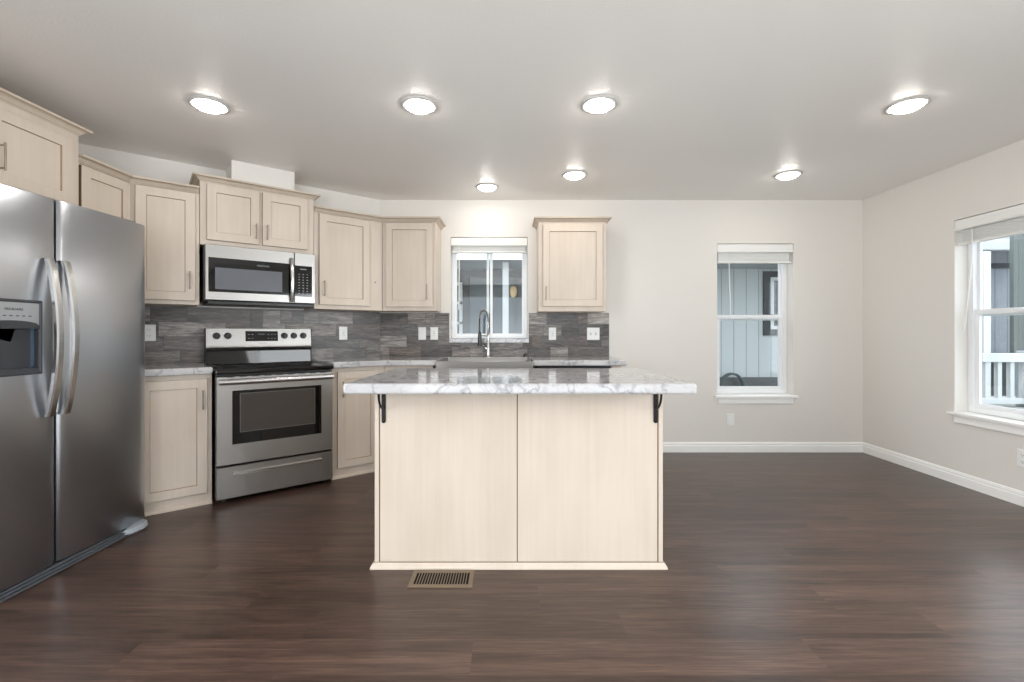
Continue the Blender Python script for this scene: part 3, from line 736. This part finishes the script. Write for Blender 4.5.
# ------------------------------------------------------------------ microwave
s0 = -1.071; zb = 1.368
t = thing('microwave', 'stainless steel over-the-range microwave with a black keypad', 'microwave', 'ang', s0, 0, zb)
a, c = -1.438 - s0, -0.703 - s0; ht = 1.764 - zb
MB().box(a - 0.006, c, -0.355, -0.02, 0.0, ht).build('body', 'black_plastic', t, 0.002)
MB().box(a + 0.02, c - 0.01, -0.37, -0.03, -0.022, 0.0).build('bottom_vent', 'black_plastic', t, 0.002)
xd = -0.860 - s0
q = MB(); q.steps(a, xd, 0.004, ht, [(0, -0.356), (0, -0.394), (0.004, -0.400)], [0, 0]); md = q.build('door', 'steel', t)
q = MB(); q.steps(-1.418 - s0, xd + 0.001, 1.430 - zb, 1.672 - zb, [(0, -0.396), (0, -0.4015), (0.002, -0.402)], [0, 0]); wg = q.build('door_glass', 'black_glass', md)
q = MB(); q.steps(-1.378 - s0, -0.946 - s0, 1.450 - zb, 1.603 - zb, [(0, -0.4015), (0, -0.4027), (0.002, -0.4027)], [0, 0]); q.build('viewing_window', 'micro_glass', md)
lettering('FRIGIDAIRE', 0.016, md, (-1.075 - s0, -0.4025, 1.637 - zb), 'button_grey')
q = MB(); L = []
for i in range(17):
    k = i / 16; z = 1.378 - zb + k * 0.338; o = -0.400 - 0.034 * math.sin(math.pi * k) ** 0.7; x = -0.881 - s0
    L.append([(x - 0.013, o, z), (x - 0.013, o - 0.006, z), (x - 0.007, o - 0.012, z), (x + 0.007, o - 0.012, z), (x + 0.013, o - 0.006, z), (x + 0.013, o, z)])
q.loops(L); q.build('handle', 'steel_handle', md, smooth=True)
q = MB(); q.steps(xd + 0.002, c, 0.004, ht, [(0, -0.356), (0, -0.394), (0.004, -0.400)], [0, 0]); cp = q.build('control_panel', 'steel', t)
q = MB(); q.steps(-0.856 - s0, -0.729 - s0, 1.425 - zb, 1.664 - zb, [(0, -0.398), (0, -0.4012), (0.001, -0.4015)], [0, 0]); q.build('keypad', 'black_glass', cp)
x = -0.830 - s0
for r_ in range(8):
    for k in range(3):
        MB().box(x + k * 0.030, x + k * 0.030 + 0.011, -0.4022, -0.401, 1.444 - zb + r_ * 0.0215, 1.4490 - zb + r_ * 0.0215).build('button', 'button_grey', cp)
MB().box(x + 0.014, x + 0.058, -0.4022, -0.401, 1.634 - zb, 1.641 - zb).build('clock_display', 'button_grey', cp)

# ------------------------------------------------------------------ island
IY, IX0, IX1, IB = 2.232, -0.657, 0.742, 2.84
ITZ, ITH = 0.921, 0.047
t = thing('kitchen_island', 'pale wooden kitchen island with two flat back panels in the middle of the room', 'island', 'world', 0.0425, -2.53, 0)
ox, oy = 0.0425, 2.53
X0, X1, Y0, Y1 = IX0 - ox, IX1 - ox, IY - oy, IB - oy
zt = ITZ - ITH - 0.001
MB().box(X0 + 0.004, X1 - 0.004, Y0 + 0.012, Y1, 0.0, zt).build('carcass', 'cabinet', t, 0.002)
seam = (517.3 - PX) / F * IY - ox
for p, q_ in ((X0 + 0.0255, seam - 0.0025), (seam + 0.0025, X1 - 0.0255)):
    MB().box(p, q_, Y0 + 0.004, Y0 + 0.012, 0.028, zt).build('back_panel', 'cabinet', t, 0.0012)
for xs_ in (seam, X0 + 0.023, X1 - 0.023): MB().box(xs_ - 0.0025, xs_ + 0.0025, Y0 + 0.0062, Y0 + 0.012, 0.028, zt).build('seam_strip', 'edge_glaze', t)
for p, q_ in ((X0, X0 + 0.0205), (X1 - 0.0205, X1)):
    MB().box(p, q_, Y0, Y0 + 0.012, 0.028, zt).build('corner_strip', 'cabinet', t, 0.0015)
MB().sweep([(X0, Y1), (X0, Y0), (X1, Y0), (X1, Y1)], [(-0.004, 0), (0.018, 0), (0.018, 0.006), (0.013, 0.018), (0.006, 0.024), (0.004, 0.028), (-0.004, 0.028)], em=[0, 0, 0, 0, 0, 1, 1, 0]).build('base_molding', ['cabinet', 'edge_glaze'], t)  # dark top line paints in the shade above the molding
for k in range(2):
    w_ = (X1 - X0) / 2; xa = X0 + 0.03 + k * w_; d_ = door_mesh(xa, xa + w_ - 0.06, 0.09, 0.82, 0)
    d_.v = [(-(x - (X0 + X1) / 2) + (X0 + X1) / 2, Y1 + 0.021 - y - 0.0, z) for x, y, z in d_.v]; d_.build('door', ['cabinet', 'glaze', 'edge_glaze'], t)
TY0, TY1, TX0, TX1 = 1.985, 2.868, -0.724, 0.810
o = MB().box(TX0 - ox, TX1 - ox, TY0 - oy, TY1 - oy, 0, ITH).build('island_countertop', 'marble', bevel=0.013, seg=4)
o.location = (ox, oy, ITZ - ITH); tag(o, 'marbled white countertop overhanging the kitchen island', 'countertop')
def bracket(x, label):
    t = thing('shelf_bracket', label, 'bracket', 'world', x, -IY, 0.706, group='black iron brackets under the island top')
    hz = ITZ - ITH - 0.706
    g = MB(); g.box(-0.010, 0.010, -0.001, 0.0035, 0.006, hz - 0.001); g.box(-0.010, 0.010, -0.185, -0.001, hz - 0.006, hz - 0.001)
    g.tube([(0, 0.0035, 0.006), (0, -0.001, 0.006)], 0.010, 16)
    g.build('angle_bar', 'black_iron', t, 0.001)
    P = []
    for i in range(25):
        ang = R(90) * i / 24
        P.append((0, -0.002 - 0.085 * math.sin(ang), 0.070 + (hz - 0.078) * (1 - math.cos(ang))))
    g = MB(); g.tube(P, 0.0052, 10)
    g.build('scroll_brace', 'black_iron', t, smooth=True)
    for z in (0.012, hz - 0.05): MB().tube([(0, -0.001, z), (0, -0.004, z)], [0.005, 0.003], 12).build('screw', 'gunmetal', t, smooth=True)
bracket((383.6 - PX) / F * IY, 'black iron bracket under the left end of the island top')
bracket((655.6 - PX) / F * IY, 'black iron bracket under the right end of the island top')

# ------------------------------------------------------------------ sink and faucet
scx = (SX0 + SX1) / 2
t = thing('sink', 'stainless steel apron-front sink below the small window', 'sink', 'back', scx, 0, 0.66)
hw = (SX1 - SX0) / 2 - 0.001; yb, yf = -0.134, -0.675; zt = 0.912 - 0.66
q = MB()
def rect(x0, x1, y0, y1, z): return [(x0, y0, z), (x1, y0, z), (x1, y1, z), (x0, y1, z)]
q.loops([rect(-hw, hw, yf, yb, 0.0), rect(-hw, hw, yf, yb, zt - 0.004), rect(-hw + 0.003, hw - 0.003, yf + 0.003, yb - 0.003, zt), rect(-hw + 0.028, hw - 0.028, yf + 0.03, yb - 0.022, zt),
         rect(-hw + 0.034, hw - 0.034, yf + 0.036, yb - 0.028, zt - 0.02), rect(-hw + 0.045, hw - 0.045, yf + 0.05, yb - 0.04, 0.03)])
q.build('basin', 'steel_sink', t, 0.003)
MB().lathe([(0.045, 0.031), (0.045, 0.034), (0.030, 0.035), (0.02, 0.032)], 24, cx=0, cy=(yf + yb) / 2).build('drain', 'chrome', t, smooth=True)
FXx = (488.0 - PX) / F * (ZB - 0.085)
t = thing('faucet', 'tall spring-neck chrome faucet standing behind the sink', 'faucet', 'back', FXx, 0.075, CT)
q = MB(); q.lathe([(0.028, 0), (0.028, 0.006), (0.020, 0.012), (0.0165, 0.03), (0.0165, 0.12), (0.013, 0.13), (0.013, 0.20), (0.009, 0.205)], 28); q.build('body', 'chrome', t, smooth=True)
# gooseneck path leaning left and forward over the bowl
dirv = Vector((-0.40, -0.917, 0)); P = []
for i in range(12): P.append(Vector((0, 0, 0.20 + 0.13 * i / 12)))
rr = 0.085
for i in range(33):
    a = math.pi * i / 32; P.append(dirv * (rr - rr * math.cos(a)) + Vector((0, 0, 0.33 + rr * 1.25 * math.sin(a))))
for i in range(1, 9): P.append(dirv * 2 * rr + Vector((0, 0, 0.33 - 0.10 * i / 8)))
MB().tube(P, 0.0075, 10).build('hose', 'gunmetal', t, smooth=True)
q = MB(); C_ = []; turns = 46; npt = turns * 8; Ls = [0]
for i in range(1, len(P)): Ls.append(Ls[-1] + (P[i] - P[i - 1]).length)
side = dirv.cross(Vector((0, 0, 1))).normalized()
j = 0
for k in range(npt + 1):
    l = Ls[-1] * k / npt
    while j < len(Ls) - 2 and Ls[j + 1] < l: j += 1
    f_ = (l - Ls[j]) / max(1e-6, Ls[j + 1] - Ls[j]); p = P[j].lerp(P[j + 1], f_); tg = (P[j + 1] - P[j]).normalized(); nn = tg.cross(side).normalized()
    an = 2 * math.pi * k / 8; C_.append(p + (side * math.cos(an) + nn * math.sin(an)) * 0.0105)
q.tube(C_, 0.0022, 5); q.build('spring', 'chrome', t, smooth=True)
e_ = dirv * 2 * rr
q = MB(); q.tube([e_ + Vector((0, 0, 0.235)), e_ + Vector((0, 0, 0.20)), e_ + Vector((0, 0, 0.125)), e_ + Vector((0, 0, 0.110))], [0.013, 0.017, 0.019, 0.022], 20); q.build('spray_head', 'gunmetal', t, smooth=True)
q = MB(); q.tube([Vector((0, 0, 0.195)), e_ + Vector((0, 0, 0.205))], 0.0055, 10); q.build('holder_arm', 'chrome', t, smooth=True)
q = MB(); q.tube([(0, 0, 0.075), (-0.03, -0.008, 0.078)], 0.012, 16); q.tube([(-0.03, -0.008, 0.078), (-0.045, -0.03, 0.11)], [0.006, 0.004], 10); q.build('lever', 'chrome', t, smooth=True)
o = MB().lathe([(0.020, 0), (0.020, 0.012), (0.017, 0.030), (0.012, 0.034), (0.004, 0.035)], 24).build('air_gap_cap', 'gunmetal', smooth=True); place(o, 'back', (525.5 - PX) / F * (ZB - 0.09), 0.075, CT); tag(o, 'small dark round cap on the counter behind the right end of the sink', 'cap')

# ------------------------------------------------------------------ outlets and switches
def plate(wall, s, z, wdt, hgt, kind, label, d=0.0105, name='wall_outlet', cat='outlet'):
    t = thing(name, label, cat, wall, s, d, z, group='white wall plates')
    q = MB(); q.steps(-wdt / 2, wdt / 2, -hgt / 2, hgt / 2, [(0, 0), (0, -0.003), (0.004, -0.006)], [0, 0]); q.build('cover_plate', 'plate_white', t)
    if kind == 'duplex':
        for zz in (-0.022, 0.022):
            q = MB(); q.loops([[(0.017 * math.cos(a) if abs(math.cos(a)) < 0.95 else 0.0165 * math.copysign(1, math.cos(a)), yv, zz + 0.014 * math.sin(a)) for a in [2 * math.pi * i / 20 for i in range(20)]] for yv in (-0.004, -0.0075)]); q.box(-0.008, -0.0055, -0.0079, -0.007, zz - 0.002, zz + 0.006, 1).box(0.0055, 0.008, -0.0079, -0.007, zz - 0.002, zz + 0.006, 1).box(-0.002, 0.002, -0.0079, -0.007, zz - 0.010, zz - 0.006, 1).build('receptacle', ['plate_white', 'slot_dark'], t)
    elif kind == 'decora':
        q = MB().box(-0.0165, 0.0165, -0.0085, -0.004, -0.033, 0.033)
        for zz in (-0.021, 0.019): q.box(-0.008, -0.0055, -0.0089, -0.008, zz - 0.003, zz + 0.005, 1).box(0.0055, 0.008, -0.0089, -0.008, zz - 0.003, zz + 0.005, 1)
        r = q.build('receptacle', ['plate_white', 'slot_dark'], t); MB().box(-0.006, 0.006, -0.0092, -0.008, -0.004, 0.003).build('test_button', 'pale_grey', r)
    elif kind == 'rocker':
        MB().loops([[(-0.0165, -0.004, -0.033), (0.0165, -0.004, -0.033), (0.0165, -0.004, 0.033), (-0.0165, -0.004, 0.033)], [(-0.0155, -0.009, -0.032), (0.0155, -0.009, -0.032), (0.0155, -0.0065, 0.032), (-0.0155, -0.0065, 0.032)]]).build('rocker', 'plate_white', t)
    elif kind == 'toggle2':
        for x in (-0.024, 0.024):
            MB().box(x - 0.006, x + 0.006, -0.0066, -0.005, -0.012, 0.012).build('toggle_slot', 'pale_grey', t)
            MB().loops([[(x - 0.004, -0.006, -0.004), (x + 0.004, -0.006, -0.004), (x + 0.004, -0.006, 0.006), (x - 0.004, -0.006, 0.006)], [(x - 0.003, -0.017, 0.004), (x + 0.003, -0.017, 0.004), (x + 0.003, -0.017, 0.010), (x - 0.003, -0.017, 0.010)]]).build('toggle', 'plate_white', t)
def bx(px): return (px - PX) / F * (ZB - 0.01)
def bz(py): return CAMH - (py - PY) / F * (ZB - 0.01)
def angsz(px, py, d):
    r = Vector(((px - PX) / F, 1.0)); k = (Vector((CX, CY)).dot(N) + d) / r.dot(N); P = r * k
    return (P - Vector((CX, CY))).dot(U), CAMH - (py - PY) / F * k
s_, z_ = angsz(149.0, 332.8, 0.011); plate('ang', s_, z_, 0.078, 0.118, 'duplex', 'white double outlet on the grey tile beside the refrigerator')
s_, z_ = angsz(343.2, 333.2, 0.011); plate('ang', s_, z_, 0.074, 0.120, 'decora', 'white flat-faced outlet on the grey tile right of the range')
plate('back', bx(422.2), bz(333.5), 0.073, 0.120, 'rocker', 'white rocker switch, left plate of the pair left of the sink window', name='light_switch', cat='switch')
plate('back', bx(434.2), bz(333.5), 0.073, 0.120, 'decora', 'white flat-faced outlet, right plate of the pair left of the sink window')
plate('back', bx(552.4), bz(333.8), 0.070, 0.118, 'decora', 'white flat-faced outlet on the grey tile just right of the sink window')
plate('back', bx(593.2), bz(333.8), 0.120, 0.118, 'toggle2', 'wide white double switch plate at the right end of the grey tile', name='light_switch', cat='switch')
plate('back', (730 - PX) / F * ZB, CAMH - (419.8 - PY) / F * ZB, 0.074, 0.118, 'rocker', 'blank-looking white plate on the painted wall below the back window', d=0.0005)
plate('right', -3.028, 0.312, 0.074, 0.118, 'duplex', 'white double outlet low on the right wall under its window', d=0.0005)

# ------------------------------------------------------------------ floor register
t = thing('floor_vent', 'tan metal floor register in front of the island', 'vent', 'world', -0.3145, -2.131, 0)
hx, hy = 0.1445, 0.0735
q = MB(); n = 19; ix, iy = hx - 0.020, hy - 0.022
q.box(-hx, hx, -hy, -iy, 0, 0.005); q.box(-hx, hx, iy, hy, 0, 0.005); q.box(-hx, -ix, -iy, iy, 0, 0.005); q.box(ix, hx, -iy, iy, 0, 0.005)
for k in range(n):
    x = -ix + (k + 1) * 2 * ix / (n + 1); q.box(x - 0.0022, x + 0.0022, -iy, iy, 0.0012, 0.0045)
q.build('grille', 'vent_tan', t, 0.0012)
MB().box(-ix, ix, -iy, iy, 0.0004, 0.0010).build('duct_opening', 'void', t)

# ------------------------------------------------------------------ outside
o = MB().box(-9, 12, -9, 12, -0.75, -0.6).build('ground', 'concrete'); o['kind'] = 'structure'
NY = 7.4
t = thing('neighbour_house', 'blue-grey sided house with white fascia seen through the windows', 'house', 'world', 1.0, -NY, -0.6)
gz = 0.6
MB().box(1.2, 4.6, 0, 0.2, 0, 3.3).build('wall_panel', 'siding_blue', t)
MB().box(-7, 1.2, 0, 0.2, 0, 3.3).build('shaded_wall_panel', 'siding_dark', t)  # patio shade painted in as a darker siding colour
MB().box(-7, 1.2, -0.02, 0, 2.03 + gz, 2.14 + gz).build('frieze_board', 'house_dark', t)
MB().box(6.4, 8.6, -0.03, 0, 2.18 + gz, 2.26 + gz).build('frieze_board', 'house_dark', t)
MB().box(4.6, 9.6, -0.02, 0, 0, 0.72 + gz).build('base_skirting', 'house_dark', t)
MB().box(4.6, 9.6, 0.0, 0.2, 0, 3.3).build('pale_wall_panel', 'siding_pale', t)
MB().box(-7.2, 5.0, -1.0, 0.3, 2.17 + gz, 2.20 + gz).build('soffit', 'soffit_grey', t)
MB().box(-7.2, 5.0, -1.04, -1.0, 2.155 + gz, 2.45 + gz).build('fascia', 'white_trim', t)
MB().box(5.5, 8.6, -0.50, -0.40, 2.385 + gz, 2.55 + gz).box(5.5, 8.6, -0.41, 0.2, 2.52 + gz, 2.55 + gz).build('gutter', 'porch_white', t, 0.01)
MB().box(-7.0, 4.6, -0.02, 0, 0.26 + gz, 0.43 + gz).build('base_board', 'dark_grey', t)
def nwin(x0, x1, z0, z1, dark=0.06, bars=()):
    f = MB(); win_frame(f, x0 - 1.0 - dark, x1 - 1.0 + dark, z0 + gz - dark, z1 + gz + dark, -0.03, 0.0, dark); a = f.build('window_surround', 'house_dark', t)
    f = MB(); win_frame(f, x0 - 1.0, x1 - 1.0, z0 + gz, z1 + gz, -0.05, -0.005, 0.05)
    for zb_ in bars: f.box(x0 - 1.0, x1 - 1.0, -0.05, -0.01, zb_ + gz - 0.02, zb_ + gz + 0.02)
    f.build('window_frame', 'porch_white', a)
    MB().box(x0 - 0.95, x1 - 1.05, -0.012, -0.006, z0 + gz + 0.05, z1 + gz - 0.05).build('pane', 'house_glass', a)
nwin(-1.7, -0.76, 0.9, 1.95, 0.11, (1.30, 1.62))
nwin(4.17, 5.0, 1.20, 2.03, 0.10, (1.42,))
MB().box(-1.105, -1.02, -0.9, -0.8, 0, 2.14 + gz).build('porch_post', 'porch_white', t)
q = MB(); q.lathe([(0.03, -0.09), (0.05, -0.05), (0.055, 0.0), (0.05, 0.05), (0.03, 0.085)], 20, cx=-0.945, cy=-0.06); q.v = [(x, y, z + 1.80 + gz) for x, y, z in q.v]; q.build('wall_lamp', 'lamp_amber', t, smooth=True)
# garden hose coil hung on the neighbour wall
q = MB(); P = []
for i in range(200):
    a = i / 199 * 2 * math.pi * 6; r = 0.19 + 0.012 * math.sin(i * 0.7)
    P.append((r * math.cos(a), -0.10 + 0.02 * math.sin(a * 0.31) + 0.012 * (i / 33 - 3), 0.26 * math.sin(a)))
q.tube(P, 0.017, 8); o = q.build('garden_hose', 'rubber', smooth=True); o.location = (3.50, NY - 0.05, 0.24); tag(o, 'dark coiled garden hose seen low through the back wall window', 'hose')
# porch railing outside the right-hand window
t = thing('porch_railing', 'white porch railing seen through the right wall window', 'railing', 'world', 5.0, -4.62, 0.40)
MB().box(-0.30, 0.14, -0.045, 0.045, 0.45, 0.535).build('top_rail', 'porch_white', t, 0.004)
MB().box(-0.30, 0.60, -0.03, 0.03, 0.03, 0.09).build('bottom_rail', 'porch_white', t, 0.004)
for k in range(7): MB().box(-0.245 + k * 0.125, -0.205 + k * 0.125, -0.02, 0.02, 0.09, 0.45).build('baluster', 'porch_white', t)
MB().box(0.14, 0.25, -0.055, 0.055, 0.0, 0.56).build('newel_post', 'pale_grey', t, 0.004)
o = MB().box(0, 3.2, 0, 1.4, 0, 0.06).build('porch_deck', 'concrete'); o.location = (3.98, 4.0, 0.34); o['kind'] = 'structure'
o = MB().box(0, 0.09, 0, 0.09, 0, 2.3).build('porch_post', 'porch_white'); o.location = (6.13, 5.95, -0.1); tag(o, 'sunlit white post beyond the right wall window', 'post')
t = thing('fence_panel', 'dark grey-green fence panel at the right side of the right wall window', 'fence', 'world', 7.44, -6.0, -0.6)
MB().box(-0.88, 1.2, 0.0, 0.04, 0, 3.1).build('board_panel', 'fence_green', t)
for k in range(2): MB().box(-0.9 + k * 1.05, -0.8 + k * 1.05, -0.03, 0.0, 0, 3.15).build('post', 'fence_green', t, 0.004)
